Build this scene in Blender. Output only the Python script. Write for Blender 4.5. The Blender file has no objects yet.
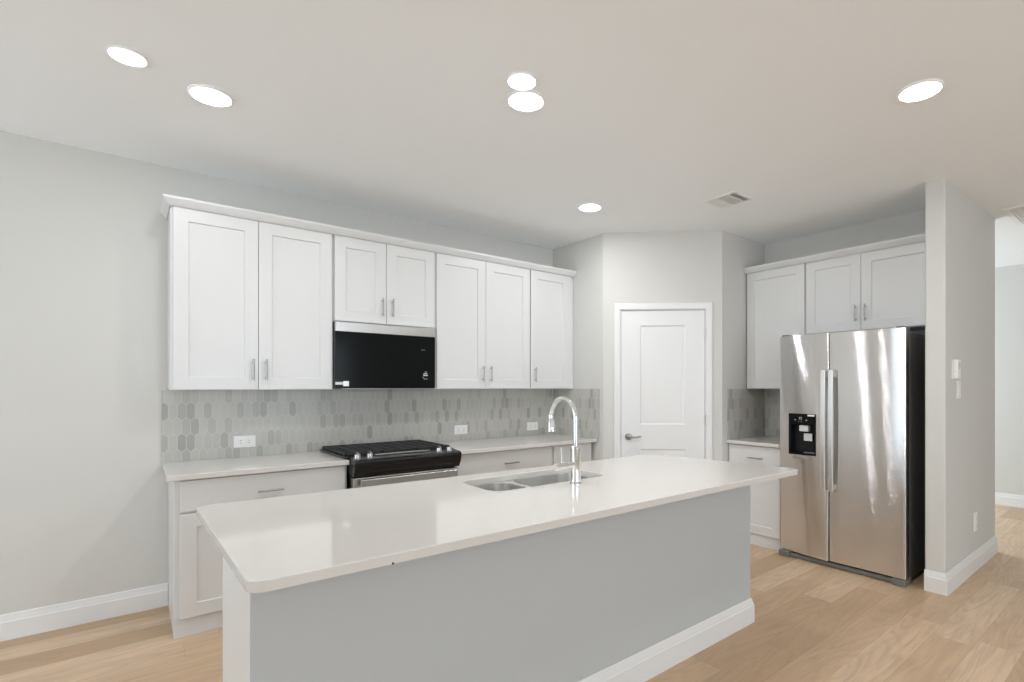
import bpy, bmesh, math, random
from mathutils import Vector, Matrix
SC = bpy.context.scene
COL = SC.collection
PI = math.pi
random.seed(4)

# ---------------------------------------------------------------- camera
cam = bpy.data.cameras.new('camera')
co = bpy.data.objects.new('camera', cam); COL.objects.link(co)
co.location = (0, 0, 1.383)
co.rotation_euler = (PI/2, 0, math.radians(50.036 - 90))
cam.sensor_fit = 'HORIZONTAL'; cam.sensor_width = 36
cam.lens = 518.811/1024*36
cam.shift_x = -(567.732-512)/1024
cam.shift_y = (386.086-341)/1024
cam.clip_start = .05
SC.camera = co

# ---------------------------------------------------------------- world, exposure
SC.view_settings.view_transform = 'Standard'
SC.view_settings.look = 'None'
SC.view_settings.gamma = 1
SC.view_settings.use_curve_mapping = False
SC.view_settings.exposure = 0.48
SC.cycles.use_denoising = True
SC.cycles.max_bounces = 14
SC.cycles.diffuse_bounces = 10
SC.cycles.glossy_bounces = 6
SC.cycles.sample_clamp_indirect = 6
w = bpy.data.worlds.new('sky'); SC.world = w; w.use_nodes = True
bg = w.node_tree.nodes['Background']
bg.inputs[0].default_value = (.80, .90, 1, 1); bg.inputs[1].default_value = 1.0

# ---------------------------------------------------------------- daylight entering by the windows, plus an added rear fill
def area_light(name, loc, rot, sx, sy, power, colr):
    l = bpy.data.lights.new(name, 'AREA'); l.shape = 'RECTANGLE'; l.size = sx; l.size_y = sy
    l.energy = power; l.color = colr
    o = bpy.data.objects.new(name, l); COL.objects.link(o); o.location = loc; o.rotation_euler = rot
    return o
DAY = (.79, .91, 1)
area_light('daylight_left', (-3.36, 2.50, 1.50), (0, math.radians(-100), 0), 1.9, 2.7, 29, DAY)
area_light('rear_fill', (1.2, -4.66, 1.35), (PI/2, 0, 0), 5.0, 2.1, 74, DAY)  # fill lamp added behind the viewer; no window is known there
area_light('daylight_foyer', (6.65, 4.28, 1.45), (-PI/2, 0, 0), 1.7, 2.0, 78, DAY)
LAMP = 116

# ---------------------------------------------------------------- materials
class NT:
    def __init__(s, name):
        s.m = bpy.data.materials.new(name); s.m.use_nodes = True
        s.t = s.m.node_tree; s.b = s.t.nodes['Principled BSDF']
    def n(s, typ, **kw):
        x = s.t.nodes.new(typ)
        for k, v in kw.items(): setattr(x, k, v)
        return x
    def put(s, sock, v):
        if isinstance(v, bpy.types.NodeSocket): s.t.links.new(v, sock)
        else: sock.default_value = v
    def m_(s, op, a, b=0.0, c=0.0):
        x = s.n('ShaderNodeMath', operation=op)
        for i, v in enumerate((a, b, c)): s.put(x.inputs[i], v)
        return x.outputs[0]
    def xyz(s):
        g = s.n('ShaderNodeNewGeometry'); p = s.n('ShaderNodeSeparateXYZ')
        s.t.links.new(g.outputs['Position'], p.inputs[0]); return p.outputs
    def vec(s, x, y, z):
        c = s.n('ShaderNodeCombineXYZ')
        for i, v in enumerate((x, y, z)): s.put(c.inputs[i], v)
        return c.outputs[0]
    def noise(s, v, scale, detail=3, rough=.5, dist=0.0):
        x = s.n('ShaderNodeTexNoise'); s.put(x.inputs['Vector'], v)
        x.inputs['Scale'].default_value = scale; x.inputs['Detail'].default_value = detail
        x.inputs['Roughness'].default_value = rough; x.inputs['Distortion'].default_value = dist
        return x.outputs[0]
    def white(s, v):
        x = s.n('ShaderNodeTexWhiteNoise', noise_dimensions='3D'); s.put(x.inputs['Vector'], v); return x.outputs[0]
    def ramp(s, f, stops):
        x = s.n('ShaderNodeValToRGB'); s.put(x.inputs[0], f); e = x.color_ramp.elements
        while len(e) < len(stops): e.new(.5)
        for i, (p, c) in enumerate(stops): e[i].position = p; e[i].color = (*c, 1)
        return x.outputs[0]
    def mix(s, f, a, b, mode='MIX'):
        x = s.n('ShaderNodeMix', data_type='RGBA', blend_type=mode)
        s.put(x.inputs[0], f)
        s.put(x.inputs[6], (*a, 1) if isinstance(a, tuple) else a); s.put(x.inputs[7], (*b, 1) if isinstance(b, tuple) else b)
        return x.outputs[2]
    def bump(s, h, strength, dist=.01):
        x = s.n('ShaderNodeBump'); s.put(x.inputs['Height'], h)
        x.inputs['Strength'].default_value = strength; x.inputs['Distance'].default_value = dist
        s.t.links.new(x.outputs[0], s.b.inputs['Normal'])
    def base(s, c): s.put(s.b.inputs['Base Color'], (*c, 1) if isinstance(c, tuple) else c)
    def set(s, **kw):
        for k, v in kw.items(): s.put(s.b.inputs[k], v)

def plain(name, c, rough=.5, metal=0, **kw):
    t = NT(name); t.base(c); t.set(Roughness=rough, Metallic=metal)
    for k, v in kw.items(): t.put(t.b.inputs[k.replace('_', ' ')], v)
    return t.m
def paint(name, c, rough, amp=.05, scale=260):
    t = NT(name); t.base(c); t.set(Roughness=rough)
    g = t.n('ShaderNodeNewGeometry')
    t.bump(t.noise(g.outputs['Position'], scale, 2), amp, .002); return t.m
M = {}
M['wall'] = paint('wall_paint', (.645, .64, .618), .75)
M['ceiling'] = paint('ceiling_paint', (.90, .925, .94), .85)
M['island_shaded_paint'] = paint('island_shaded_paint', (.51, .53, .54), .7)  # darker than the walls: shade on the island front put into the colour
M['trim'] = plain('trim_paint', (.795, .798, .798), .38)
M['cabinet'] = plain('cabinet_lacquer', (.70, .705, .705), .35)
M['plastic'] = plain('white_plastic', (.87, .87, .86), .4)
M['slot'] = plain('dark_slot', (.08, .08, .08), .6)
M['lamp_ring'] = plain('lamp_ring', (.88, .88, .87), .4)
M['nickel'] = plain('brushed_nickel', (.40, .395, .385), .3, 1)
M['chrome'] = plain('chrome', (.86, .87, .88), .06, 1)
M['black_gloss'] = plain('black_glass', (.006, .007, .0075), .12, Specular_IOR_Level=.13)
M['black_enamel'] = plain('black_enamel', (.010, .010, .011), .2, Specular_IOR_Level=.35)
M['iron'] = plain('cast_iron', (.022, .022, .024), .55)
M['dark_grey'] = plain('dark_grey_case', (.12, .12, .115), .42, .2)
M['grey_plastic'] = plain('grey_plastic', (.17, .18, .18), .5)
M['light_grey'] = plain('light_grey_plastic', (.62, .63, .63), .35)
M['shadow_gap'] = plain('cavity_shade', (.02, .02, .02), .8)  # near-black colour stands for shade inside the refrigerator gaps
M['vent_back'] = plain('vent_cavity', (.34, .34, .33), .8)
M['glyph'] = plain('printed_mark', (.62, .63, .64), .5)
M['silver_label'] = plain('silver_label', (.55, .55, .54), .35, .4)

def lamp(name, strength, c=(.975, .99, 1)):
    t = NT(name); t.base((.9, .9, .9)); t.put(t.b.inputs['Emission Color'], (*c, 1)); t.set(**{'Emission Strength': strength}); return t.m
M['lamp'] = lamp('lamp_diffuser', 8)
M['lamp_core'] = lamp('lamp_core', LAMP*3.1)
M['lamp_core_mid'] = lamp('lamp_core_mid', LAMP*2.3)
M['lamp_core_soft'] = lamp('lamp_core_soft', LAMP*1.35)
M['lamp_dim'] = lamp('dim_lamp_diffuser', 6)

def steel(name, c, rough):
    """steel brushed sideways: very fine horizontal grain spreads reflections up and down"""
    t = NT(name); t.set(Metallic=1.0, Roughness=rough, Anisotropic=1.0); t.base(c)
    g = t.n('ShaderNodeNewGeometry'); sc = t.n('ShaderNodeVectorMath', operation='SCALE'); t.put(sc.inputs[0], g.outputs['Position']); sc.inputs['Scale'].default_value = 9973
    wn = t.n('ShaderNodeTexWhiteNoise', noise_dimensions='3D'); t.put(wn.inputs['Vector'], sc.outputs[0])
    sp = t.n('ShaderNodeSeparateColor'); t.put(sp.inputs[0], wn.outputs['Color'])
    tilt = t.m_('MULTIPLY', t.m_('SUBTRACT', t.m_('ADD', sp.outputs[0], sp.outputs[1]), 1), .40)
    ad = t.n('ShaderNodeVectorMath', operation='ADD'); t.put(ad.inputs[0], g.outputs['Normal']); t.put(ad.inputs[1], t.vec(0, 0, tilt))
    nm = t.n('ShaderNodeVectorMath', operation='NORMALIZE'); t.put(nm.inputs[0], ad.outputs[0]); t.put(t.b.inputs['Normal'], nm.outputs[0])
    tg = t.n('ShaderNodeTangent', direction_type='RADIAL', axis='Y'); t.put(t.b.inputs['Tangent'], tg.outputs[0])
    return t.m
M['steel'] = steel('brushed_stainless', (.785, .775, .765), .075)
M['steel_plain'] = plain('stainless', (.60, .59, .575), .26, 1)
M['steel_satin'] = plain('satin_stainless', (.74, .735, .725), .38, 1)
M['sink_steel'] = plain('sink_stainless', (.80, .795, .78), .30, 1)

def quartz():
    t = NT('white_quartz'); p = t.xyz()
    v = t.vec(p[0], p[1], p[2])
    big = t.noise(v, 1.6, 5, .55, .6)
    vein = t.m_('ABSOLUTE', t.m_('SUBTRACT', t.noise(v, 1.15, 6, .6, .9), .5))
    vein = t.m_('SUBTRACT', 1, t.m_('MINIMUM', t.m_('MULTIPLY', vein, 45), 1))
    vein = t.m_('MULTIPLY', vein, t.m_('MULTIPLY', t.m_('MAXIMUM', t.m_('SUBTRACT', big, .48), 0), 1.0))
    c = t.mix(big, (.665, .64, .61), (.695, .67, .64))
    t.base(t.mix(vein, c, (.60, .60, .60)))
    t.set(Roughness=.065); t.b.inputs['Specular IOR Level'].default_value = .5
    return t.m
M['quartz'] = quartz()

def picket():
    t = NT('picket_tile'); p = t.xyz()
    W, P, T = .0457, .100, .021
    u = t.m_('ADD', p[0], p[1]); z = p[2]
    u = t.m_('SUBTRACT', u, .537 + 4.129); z = t.m_('SUBTRACT', z, 1.121)
    def lat(ou, oz):
        uu = t.m_('SUBTRACT', u, ou); zz = t.m_('SUBTRACT', z, oz)
        i = t.m_('ROUND', t.m_('DIVIDE', uu, W)); j = t.m_('ROUND', t.m_('DIVIDE', zz, 2*P))
        x = t.m_('ABSOLUTE', t.m_('SUBTRACT', uu, t.m_('MULTIPLY', i, W)))
        y = t.m_('ABSOLUTE', t.m_('SUBTRACT', zz, t.m_('MULTIPLY', j, 2*P)))
        d1 = t.m_('SUBTRACT', x, W/2)
        k = T/(W/2); nrm = 1/math.sqrt(1+k*k)
        d2 = t.m_('MULTIPLY', t.m_('SUBTRACT', t.m_('ADD', y, t.m_('MULTIPLY', x, k)), P/2+T/2), nrm)
        return t.m_('MAXIMUM', d1, d2), i, j
    dA, iA, jA = lat(0, 0); dB, iB, jB = lat(W/2, P)
    sel = t.m_('LESS_THAN', dA, dB)
    d = t.m_('MINIMUM', dA, dB)
    def pick(a, b): return t.m_('ADD', t.m_('MULTIPLY', sel, a), t.m_('MULTIPLY', t.m_('SUBTRACT', 1, sel), b))
    rnd = t.white(t.vec(pick(iA, iB), pick(jA, t.m_('ADD', jB, 57)), t.m_('MULTIPLY', sel, 3)))
    col = t.ramp(rnd, [(0, (0.474, 0.466, 0.430)), (.5, (0.511, 0.502, 0.466)), (.70, (0.458, 0.450, 0.416)), (.88, (0.380, 0.373, 0.340)), (1, (0.312, 0.305, 0.278))])
    st = t.noise(t.vec(t.m_('MULTIPLY', u, 220), t.m_('MULTIPLY', z, 12), 0), 1, 2)
    col = t.mix(t.m_('MULTIPLY', st, .35), col, (0.563, 0.554, 0.516))
    grout = t.m_('GREATER_THAN', d, -.0016)
    t.base(t.mix(grout, col, (.60, .595, .57)))
    t.set(Roughness=t.m_('ADD', .28, t.m_('MULTIPLY', grout, .4)))
    hgt = t.m_('MINIMUM', t.m_('MULTIPLY', t.m_('MULTIPLY', d, -1), 300), 1)
    t.bump(hgt, .25, .001)
    return t.m
M['tile'] = picket()

def floor_mat():
    t = NT('oak_plank_floor'); p = t.xyz(); x, y = p[0], p[1]
    Wd, L = .182, 1.22
    r = t.m_('FLOOR', t.m_('DIVIDE', y, Wd))
    off = t.m_('MULTIPLY', t.white(t.vec(r, 3.3, 1.7)), L)
    xx = t.m_('ADD', x, off); c = t.m_('FLOOR', t.m_('DIVIDE', xx, L))
    rid = t.white(t.vec(r, c, 9.1)); rid2 = t.white(t.vec(c, r, 4.4))
    fy = t.m_('SUBTRACT', y, t.m_('MULTIPLY', r, Wd)); fx = t.m_('SUBTRACT', xx, t.m_('MULTIPLY', c, L))
    ey = t.m_('MINIMUM', fy, t.m_('SUBTRACT', Wd, fy)); ex = t.m_('MINIMUM', fx, t.m_('SUBTRACT', L, fx))
    e = t.m_('MINIMUM', ex, ey)
    gv = t.vec(t.m_('ADD', t.m_('MULTIPLY', x, 1.3), t.m_('MULTIPLY', rid, 31)), t.m_('ADD', t.m_('MULTIPLY', y, 9.5), t.m_('MULTIPLY', rid2, 17)), 0)
    n1 = t.noise(gv, 1.5, 5, .6, 1.2)
    ring = t.m_('FRACT', t.m_('MULTIPLY', t.noise(gv, .62, 1, .4, .5), 13))
    ring = t.m_('POWER', t.m_('MULTIPLY', t.m_('ABSOLUTE', t.m_('SUBTRACT', ring, .5)), 2), 2.2)
    fine = t.noise(t.vec(t.m_('MULTIPLY', x, 5), t.m_('MULTIPLY', y, 150), rid), 1, 3, .6)
    patch = t.noise(t.vec(t.m_('ADD', t.m_('MULTIPLY', x, 1.6), t.m_('MULTIPLY', rid2, 23)), t.m_('MULTIPLY', y, 5), rid), 1.3, 3)
    col = t.ramp(rid, [(0, (.50, .335, .20)), (.35, (.585, .405, .255)), (.7, (.64, .455, .295)), (1, (.70, .52, .355))])
    n1c = t.m_('MINIMUM', t.m_('MAXIMUM', t.m_('MULTIPLY', t.m_('SUBTRACT', .62, n1), 3), 0), 1)
    col = t.mix(t.m_('MULTIPLY', n1c, .55), col, (.42, .295, .195))
    col = t.mix(t.m_('MULTIPLY', t.m_('MULTIPLY', ring, patch), .48), col, (.33, .225, .140))
    fc = t.m_('MINIMUM', t.m_('MAXIMUM', t.m_('MULTIPLY', t.m_('SUBTRACT', fine, .42), 4), 0), 1)
    col = t.mix(t.m_('MULTIPLY', fc, .22), col, (.36, .25, .165))
    seam = t.m_('LESS_THAN', e, .0011)
    t.base(t.mix(t.m_('MULTIPLY', seam, .32), col, (0.176, 0.119, 0.076)))
    t.set(Roughness=.42)
    t.bump(t.m_('MULTIPLY', fine, .4), .08, .001)
    return t.m
M['floor'] = floor_mat()

# ---------------------------------------------------------------- mesh helpers
class B:
    def __init__(s): s.bm = bmesh.new()
    def _merge(s, bm2):
        me = bpy.data.meshes.new('t'); bm2.to_mesh(me); bm2.free(); s.bm.from_mesh(me); bpy.data.meshes.remove(me); return s
    def box(s, x0, x1, y0, y1, z0, z1, bev=0, seg=2, verticals=False):
        b = bmesh.new(); bmesh.ops.create_cube(b, size=1)
        for v in b.verts: v.co = ((x0+x1)/2+v.co.x*(x1-x0), (y0+y1)/2+v.co.y*(y1-y0), (z0+z1)/2+v.co.z*(z1-z0))
        if bev:
            ed = [e for e in b.edges if (not verticals) or abs((e.verts[0].co-e.verts[1].co).z) > .9*abs(z1-z0)]
            bmesh.ops.bevel(b, geom=ed, offset=bev, segments=seg, affect='EDGES', profile=.5)
        return s._merge(b)
    def poly(s, pts, z0, z1, bev=0, bev_idx=None):
        b = bmesh.new(); lo = [b.verts.new((x, y, z0)) for x, y in pts]; hi = [b.verts.new((x, y, z1)) for x, y in pts]
        n = len(pts); b.faces.new(lo); b.faces.new(hi); ve = []
        for i in range(n): b.faces.new((lo[i], lo[(i+1) % n], hi[(i+1) % n], hi[i]))
        bmesh.ops.recalc_face_normals(b, faces=b.faces)
        if bev:
            b.edges.ensure_lookup_table()
            ed = [e for e in b.edges if abs(e.verts[0].co.z-e.verts[1].co.z) > 1e-6 and (bev_idx is None or any((e.verts[0].co.xy-Vector(pts[k])).length < 1e-5 for k in bev_idx))]
            bmesh.ops.bevel(b, geom=ed, offset=bev, segments=4, affect='EDGES', profile=.5)
        return s._merge(b)
    def prism(s, prof, f, a, c):
        """profile [(p,q)] swept from a to c; f(p,q,t)->xyz"""
        b = bmesh.new(); A = [b.verts.new(f(p, q, a)) for p, q in prof]; C = [b.verts.new(f(p, q, c)) for p, q in prof]
        n = len(prof); b.faces.new(A); b.faces.new(C)
        for i in range(n): b.faces.new((A[i], A[(i+1) % n], C[(i+1) % n], C[i]))
        bmesh.ops.recalc_face_normals(b, faces=b.faces); return s._merge(b)
    def sweep(s, prof, path, closed=False):
        """profile [(out,z)] swept with mitres along a plan polyline [(x,y)]; 'out' is to the right of travel"""
        b = bmesh.new(); n = len(path); rows = []
        for i in range(n):
            p = Vector(path[i]); d0 = (p-Vector(path[i-1])).normalized() if i or closed else None
            d1 = (Vector(path[(i+1) % n])-p).normalized() if i < n-1 or closed else None
            d0 = d0 or d1; d1 = d1 or d0
            n0 = Vector((d0.y, -d0.x)); n1 = Vector((d1.y, -d1.x)); m = (n0+n1).normalized(); m = m/max(.2, m.dot(n0))
            rows.append([b.verts.new((p.x+m.x*o, p.y+m.y*o, z)) for o, z in prof])
        k = len(prof)
        for i in range(n if closed else n-1):
            r0, r1 = rows[i], rows[(i+1) % n]
            for j in range(k): b.faces.new((r0[j], r0[(j+1) % k], r1[(j+1) % k], r1[j]))
        if not closed: b.faces.new(rows[0]); b.faces.new(rows[-1])
        bmesh.ops.recalc_face_normals(b, faces=b.faces); return s._merge(b)
    def tube(s, pts, r, seg=14, caps=True):
        b = bmesh.new(); P = [Vector(p) for p in pts]; n = len(P); R = r if isinstance(r, (list, tuple)) else [r]*n
        t0 = (P[1]-P[0]).normalized(); up = Vector((0, 0, 1)) if abs(t0.z) < .9 else Vector((1, 0, 0))
        u = t0.cross(up).normalized(); rows = []
        for i in range(n):
            t = (P[min(i+1, n-1)]-P[max(i-1, 0)]).normalized(); u = (u-t*u.dot(t)).normalized(); v = t.cross(u)
            rows.append([b.verts.new(P[i]+(u*math.cos(2*PI*k/seg)+v*math.sin(2*PI*k/seg))*R[i]) for k in range(seg)])
        for i in range(n-1):
            for k in range(seg): b.faces.new((rows[i][k], rows[i][(k+1) % seg], rows[i+1][(k+1) % seg], rows[i+1][k]))
        if caps: b.faces.new(rows[0]); b.faces.new(rows[-1])
        bmesh.ops.recalc_face_normals(b, faces=b.faces); return s._merge(b)
    def lathe(s, prof, c, axis=(0, 0, 1), seg=40, close=True):
        """profile [(r,h)] around axis at c"""
        b = bmesh.new(); ax = Vector(axis).normalized(); u = ax.orthogonal().normalized(); v = ax.cross(u); c = Vector(c); rows = []
        for r, h in prof:
            if r < 1e-6: rows.append([b.verts.new(c+ax*h)])
            else: rows.append([b.verts.new(c+ax*h+(u*math.cos(2*PI*k/seg)+v*math.sin(2*PI*k/seg))*r) for k in range(seg)])
        for i in range(len(rows)-1):
            a, d = rows[i], rows[i+1]
            for k in range(seg):
                k2 = (k+1) % seg
                if len(a) == 1 and len(d) == 1: break
                if len(a) == 1: b.faces.new((a[0], d[k], d[k2]))
                elif len(d) == 1: b.faces.new((a[k], a[k2], d[0]))
                else: b.faces.new((a[k], a[k2], d[k2], d[k]))
        bmesh.ops.recalc_face_normals(b, faces=b.faces); return s._merge(b)
    def panel(s, F, s0, s1, z0, z1, t, rail=None, rec=.009, ch=.004, bev=.002, raised=None, openings=None):
        """a door slab; F(s,d,z)->xyz with d outward. rail: shaker frame width. openings: explicit recesses"""
        b = bmesh.new()
        def rect(a0, a1, c0, c1, d): return [b.verts.new(F(x, d, z)) for x, z in ((a0, c0), (a1, c0), (a1, c1), (a0, c1))]
        def ring(A, C):
            for i in range(4): b.faces.new((A[i], A[(i+1) % 4], C[(i+1) % 4], C[i]))
        back = rect(s0, s1, z0, z1, 0); b.faces.new(back)
        e = rect(s0, s1, z0, z1, t-bev); ring(back, e)
        fr = rect(s0+bev, s1-bev, z0+bev, z1-bev, t); ring(e, fr)
        if rail is not None: openings = [(s0+rail, s1-rail, z0+rail, z1-rail)]
        if not openings: b.faces.new(fr)
        else:
            cuts = sorted(openings, key=lambda o: o[2]); xs = (cuts[0][0], cuts[0][1]); prevL = fr[0]; prevR = fr[1]
            Ls, Rs = [fr[0]], [fr[1]]; opn = []; pb = (fr[0], fr[1])
            for o in cuts:
                q = rect(*o, t); opn.append((o, q)); b.faces.new((pb[0], pb[1], q[1], q[0])); pb = (q[3], q[2]); Ls += [q[0], q[3]]; Rs += [q[1], q[2]]
            b.faces.new((pb[0], pb[1], fr[2], fr[3]))
            b.faces.new([fr[3]]+[fr[0]]+Ls[1:]); b.faces.new([fr[1], fr[2]]+Rs[:0:-1])
            for o, q in opn:
                i1 = rect(o[0]+ch, o[1]-ch, o[2]+ch, o[3]-ch, t-rec); ring(q, i1)
                if raised:
                    g = raised; i2 = rect(o[0]+ch+.008, o[1]-ch-.008, o[2]+ch+.008, o[3]-ch-.008, t-rec); ring(i1, i2)
                    i3 = rect(o[0]+g, o[1]-g, o[2]+g, o[3]-g, t-.003); ring(i2, i3); b.faces.new(i3)
                else: b.faces.new(i1)
        bmesh.ops.recalc_face_normals(b, faces=b.faces); return s._merge(b)
    def loops(s, L, fill_first=False, fill_last=False):
        b = bmesh.new(); R = [[b.verts.new(p) for p in lp] for lp in L]; n = len(L[0])
        for a, c in zip(R, R[1:]):
            for k in range(n): b.faces.new((a[k], a[(k+1) % n], c[(k+1) % n], c[k]))
        if fill_first: b.faces.new(R[0])
        if fill_last: b.faces.new(R[-1])
        bmesh.ops.recalc_face_normals(b, faces=b.faces); return s._merge(b)

def rrect(x0, x1, y0, y1, r, z, seg=6):
    out = []
    for cx, cy, a in ((x1-r, y1-r, 0), (x0+r, y1-r, 90), (x0+r, y0+r, 180), (x1-r, y0+r, 270)):
        for k in range(seg+1):
            q = math.radians(a+90*k/seg); out.append((cx+r*math.cos(q), cy+r*math.sin(q), z))
    return out

def obj(name, b, mat, parent=None, angle=32):
    bm = b.bm; org = Vector((0, 0, 0)); q = parent
    while q is not None: org += Vector(q.location); q = q.parent
    bmesh.ops.translate(bm, verts=bm.verts, vec=-org)
    me = bpy.data.meshes.new(name); bm.to_mesh(me); bm.free()
    me.materials.append(mat if not isinstance(mat, str) else M[mat])
    for p in me.polygons: p.use_smooth = True
    me.set_sharp_from_angle(angle=math.radians(angle))
    o = bpy.data.objects.new(name, me); COL.objects.link(o)
    wn = o.modifiers.new('weighted_normal', 'WEIGHTED_NORMAL'); wn.keep_sharp = True; wn.weight = 80
    if parent is not None: o.parent = parent
    return o
def tag(o, label, cat, group=None):
    o['label'] = label; o['category'] = cat
    if group: o['group'] = group
    return o
def thing(name, label, cat, loc=(0, 0, 0), group=None):
    o = bpy.data.objects.new(name, None); COL.objects.link(o); o.location = loc; o.empty_display_size = .1
    return tag(o, label, cat, group)
def struct(name, b, mat, parent=None):
    o = obj(name, b, mat, parent)
    if parent is None: o['kind'] = 'structure'
    return o
def copy_tree(o, parent=None):
    c = o.copy(); COL.objects.link(c)
    if parent is not None: c.parent = parent
    for ch in list(o.children): copy_tree(ch, c)
    return c

# ---------------------------------------------------------------- the setting
H = 2.771; D = 4.139
XP, Y1, X2, YP, XR = 3.273, 3.403, 4.035, 2.666, 4.758
PX0, PX1, PY0, PY1 = 4.123, 5.506, 1.027, 1.144
LX, RY, FX = -3.2, -4.5, 7.75
struct('floor', B().box(LX-.15, FX+.15, RY-.15, D+.12, -.1, 0), 'floor')
struct('ceiling', B().box(LX-.15, FX+.15, RY-.15, D+.12, H, H+.1), 'ceiling')
struct('wall_back', B().box(LX-.15, XP+.1, D, D+.12, 0, H), 'wall')
# corner pantry: side wall, diagonal wall with the door, front wall
ta = Vector((X2-XP, YP-Y1)); DL = ta.length; ta.normalize(); na = Vector((ta.y, -ta.x))   # na points into the kitchen
if na.dot(Vector((-1, -1))) < 0: na = -na
def dg(s, d): return (XP+ta.x*s+na.x*d, Y1+ta.y*s+na.y*d)
TH = .11
struct('wall_pantry_side', B().poly([(XP, D), (XP, Y1), (XP+TH, Y1+.045), (XP+TH, D)], 0, H, .012, [1]), 'wall')
DS0, DS1, DZ = .155, .914, 2.072
wd = B()
wd.poly([dg(0, 0), dg(DS0, 0), dg(DS0, -TH), dg(.045, -TH)], 0, H)
wd.poly([dg(DS1, 0), dg(DL, 0), dg(DL-.045, -TH), dg(DS1, -TH)], 0, H)
wd.poly([dg(DS0, 0), dg(DS1, 0), dg(DS1, -TH), dg(DS0, -TH)], DZ, H)
struct('wall_pantry_diagonal', wd, 'wall')
struct('wall_pantry_front', B().poly([(X2, YP), (XR, YP), (XR, YP+TH), (X2+.045, YP+TH)], 0, H), 'wall')
struct('wall_right', B().box(XR, XR+.11, PY1, YP+TH, 0, H), 'wall')
struct('wall_partition', B().poly([(PX0, PY0), (PX1, PY0), (PX1, PY1), (PX0, PY1)], 0, H, .012, [0, 3]), 'wall')
struct('wall_hall', B().box(PX1-.11, PX1, PY1, D, 0, H), 'wall')
struct('wall_far', B().box(FX, FX+.12, RY-.15, D+.12, 0, H), 'wall')
# the living room side, behind the camera
wl = B()
WY0, WY1, WZ0, WZ1 = 1.15, 3.85, .55, 2.45
wl.box(LX-.12, LX, RY, WY0, 0, H); wl.box(LX-.12, LX, WY1, D, 0, H); wl.box(LX-.12, LX, WY0, WY1, WZ1, H); wl.box(LX-.12, LX, WY0, WY1, 0, WZ0)
struct('wall_left', wl, 'wall')
wf = B()
for k in range(3): y = WY0+(WY1-WY0-.06)*k/2; wf.box(LX-.09, LX-.03, y, y+.06, WZ0, WZ1, .004)
for z in (WZ0, WZ1-.06): wf.box(LX-.09, LX-.03, WY0, WY1, z, z+.06, .004)
struct('window_1', wf, 'trim')
wr = B()
wr.box(LX, -1.3, RY-.12, RY, 0, H); wr.box(3.7, FX, RY-.12, RY, 0, H)
for a, c in ((-1.3, 3.7),): wr.box(a, c, RY-.12, RY, 0, .3); wr.box(a, c, RY-.12, RY, 2.45, H)
struct('wall_rear', wr, 'wall')
for i, (a, c, k) in enumerate(((-1.3, 3.7, 4),)):
    wf = B()
    for j in range(k+1): x = a+(c-a-.06)*j/k; wf.box(x, x+.06, RY-.09, RY-.03, .3, 2.45, .004)
    for z in (.3, 2.39): wf.box(a, c, RY-.09, RY-.03, z, z+.06, .004)
    struct('window_%d' % (i+2), wf, 'trim')  # unseen window frame, added to go with the rear fill
struct('wall_foyer', B().box(PX1-.11, PX1, RY, -1.0, 0, H), 'wall')
wh = B()
wh.box(PX1-.11, 5.8, D, D+.12, 0, H); wh.box(7.5, FX, D, D+.12, 0, H); wh.box(5.8, 7.5, D, D+.12, 0, .45); wh.box(5.8, 7.5, D, D+.12, 2.45, H)
struct('wall_foyer_back', wh, 'wall')
wf = B()
for x in (5.8, 6.62, 7.44): wf.box(x, x+.06, D+.03, D+.09, .45, 2.45, .004)
for z in (.45, 2.39): wf.box(5.8, 7.5, D+.03, D+.09, z, z+.06, .004)
struct('window_3', wf, 'trim')

BB = [(0, 0), (.016, 0), (.016, .098), (.012, .104), (.012, .114), (.008, .122), (.007, .134), (.003, .140), (0, .140)]
CBL = .171
def bb(name, path): struct(name, B().sweep(BB, path), 'trim')
bb('baseboard_back', [(LX, D), (CBL-.002, D)])
bb('baseboard_pantry', [dg(0, 0), dg(.099, 0)])
bb('baseboard_partition', [(PX0, PY1), (PX0, PY0), (PX1, PY0), (PX1, PY1)][0:4])
bb('baseboard_far', [(FX, D), (FX, RY)])
bb('baseboard_left', [(LX, RY), (LX, D)])

# pantry door
door = bpy.data.objects.new('door_1', None); COL.objects.link(door); p = dg(.53, 0); door.location = (p[0], p[1], 0); door['kind'] = 'structure'
FD = lambda s, d, z: (*dg(s, d), z)
obj('door_slab', B().panel(FD, DS0+.004, DS1-.004, .01, DZ-.004, 0.0, bev=.001) if False else
    B().panel(lambda s, d, z: FD(s, d-.045, z), DS0+.006, DS1-.006, .01, DZ-.006, .037,
              openings=[(.331, .738, .22, .815), (.331, .738, 1.035, 1.932)], rec=.009, ch=.012, raised=.040), 'trim', door)
cs = B()
CP = [(0, 0), (.058, 0), (.058, .012), (.050, .017), (.030, .017), (.016, .012), (.004, .011), (0, .008)]
def casing(u0, v0, u1, v1, w0, w1):
    # strip between inner edge (u0,v0)-(u1,v1); mitred ends via inner/outer offsets
    pass
bmc = bmesh.new(); rows = []
for (s, z, os, oz) in ((DS0-.001, 0, -1, 0), (DS0-.001, DZ+.001, -1, 1), (DS1+.001, DZ+.001, 1, 1), (DS1+.001, 0, 1, 0)):
    rows.append([bmc.verts.new(FD(s+os*a, d, z+oz*a)) for a, d in CP])
for r0, r1 in zip(rows, rows[1:]):
    for j in range(len(CP)): k = (j+1) % len(CP); bmc.faces.new((r0[j], r0[k], r1[k], r1[j]))
bmc.faces.new(rows[0]); bmc.faces.new(rows[-1]); bmesh.ops.recalc_face_normals(bmc, faces=bmc.faces)
cs._merge(bmc); obj('casing', cs, 'trim', door)
jb = B()
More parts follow.
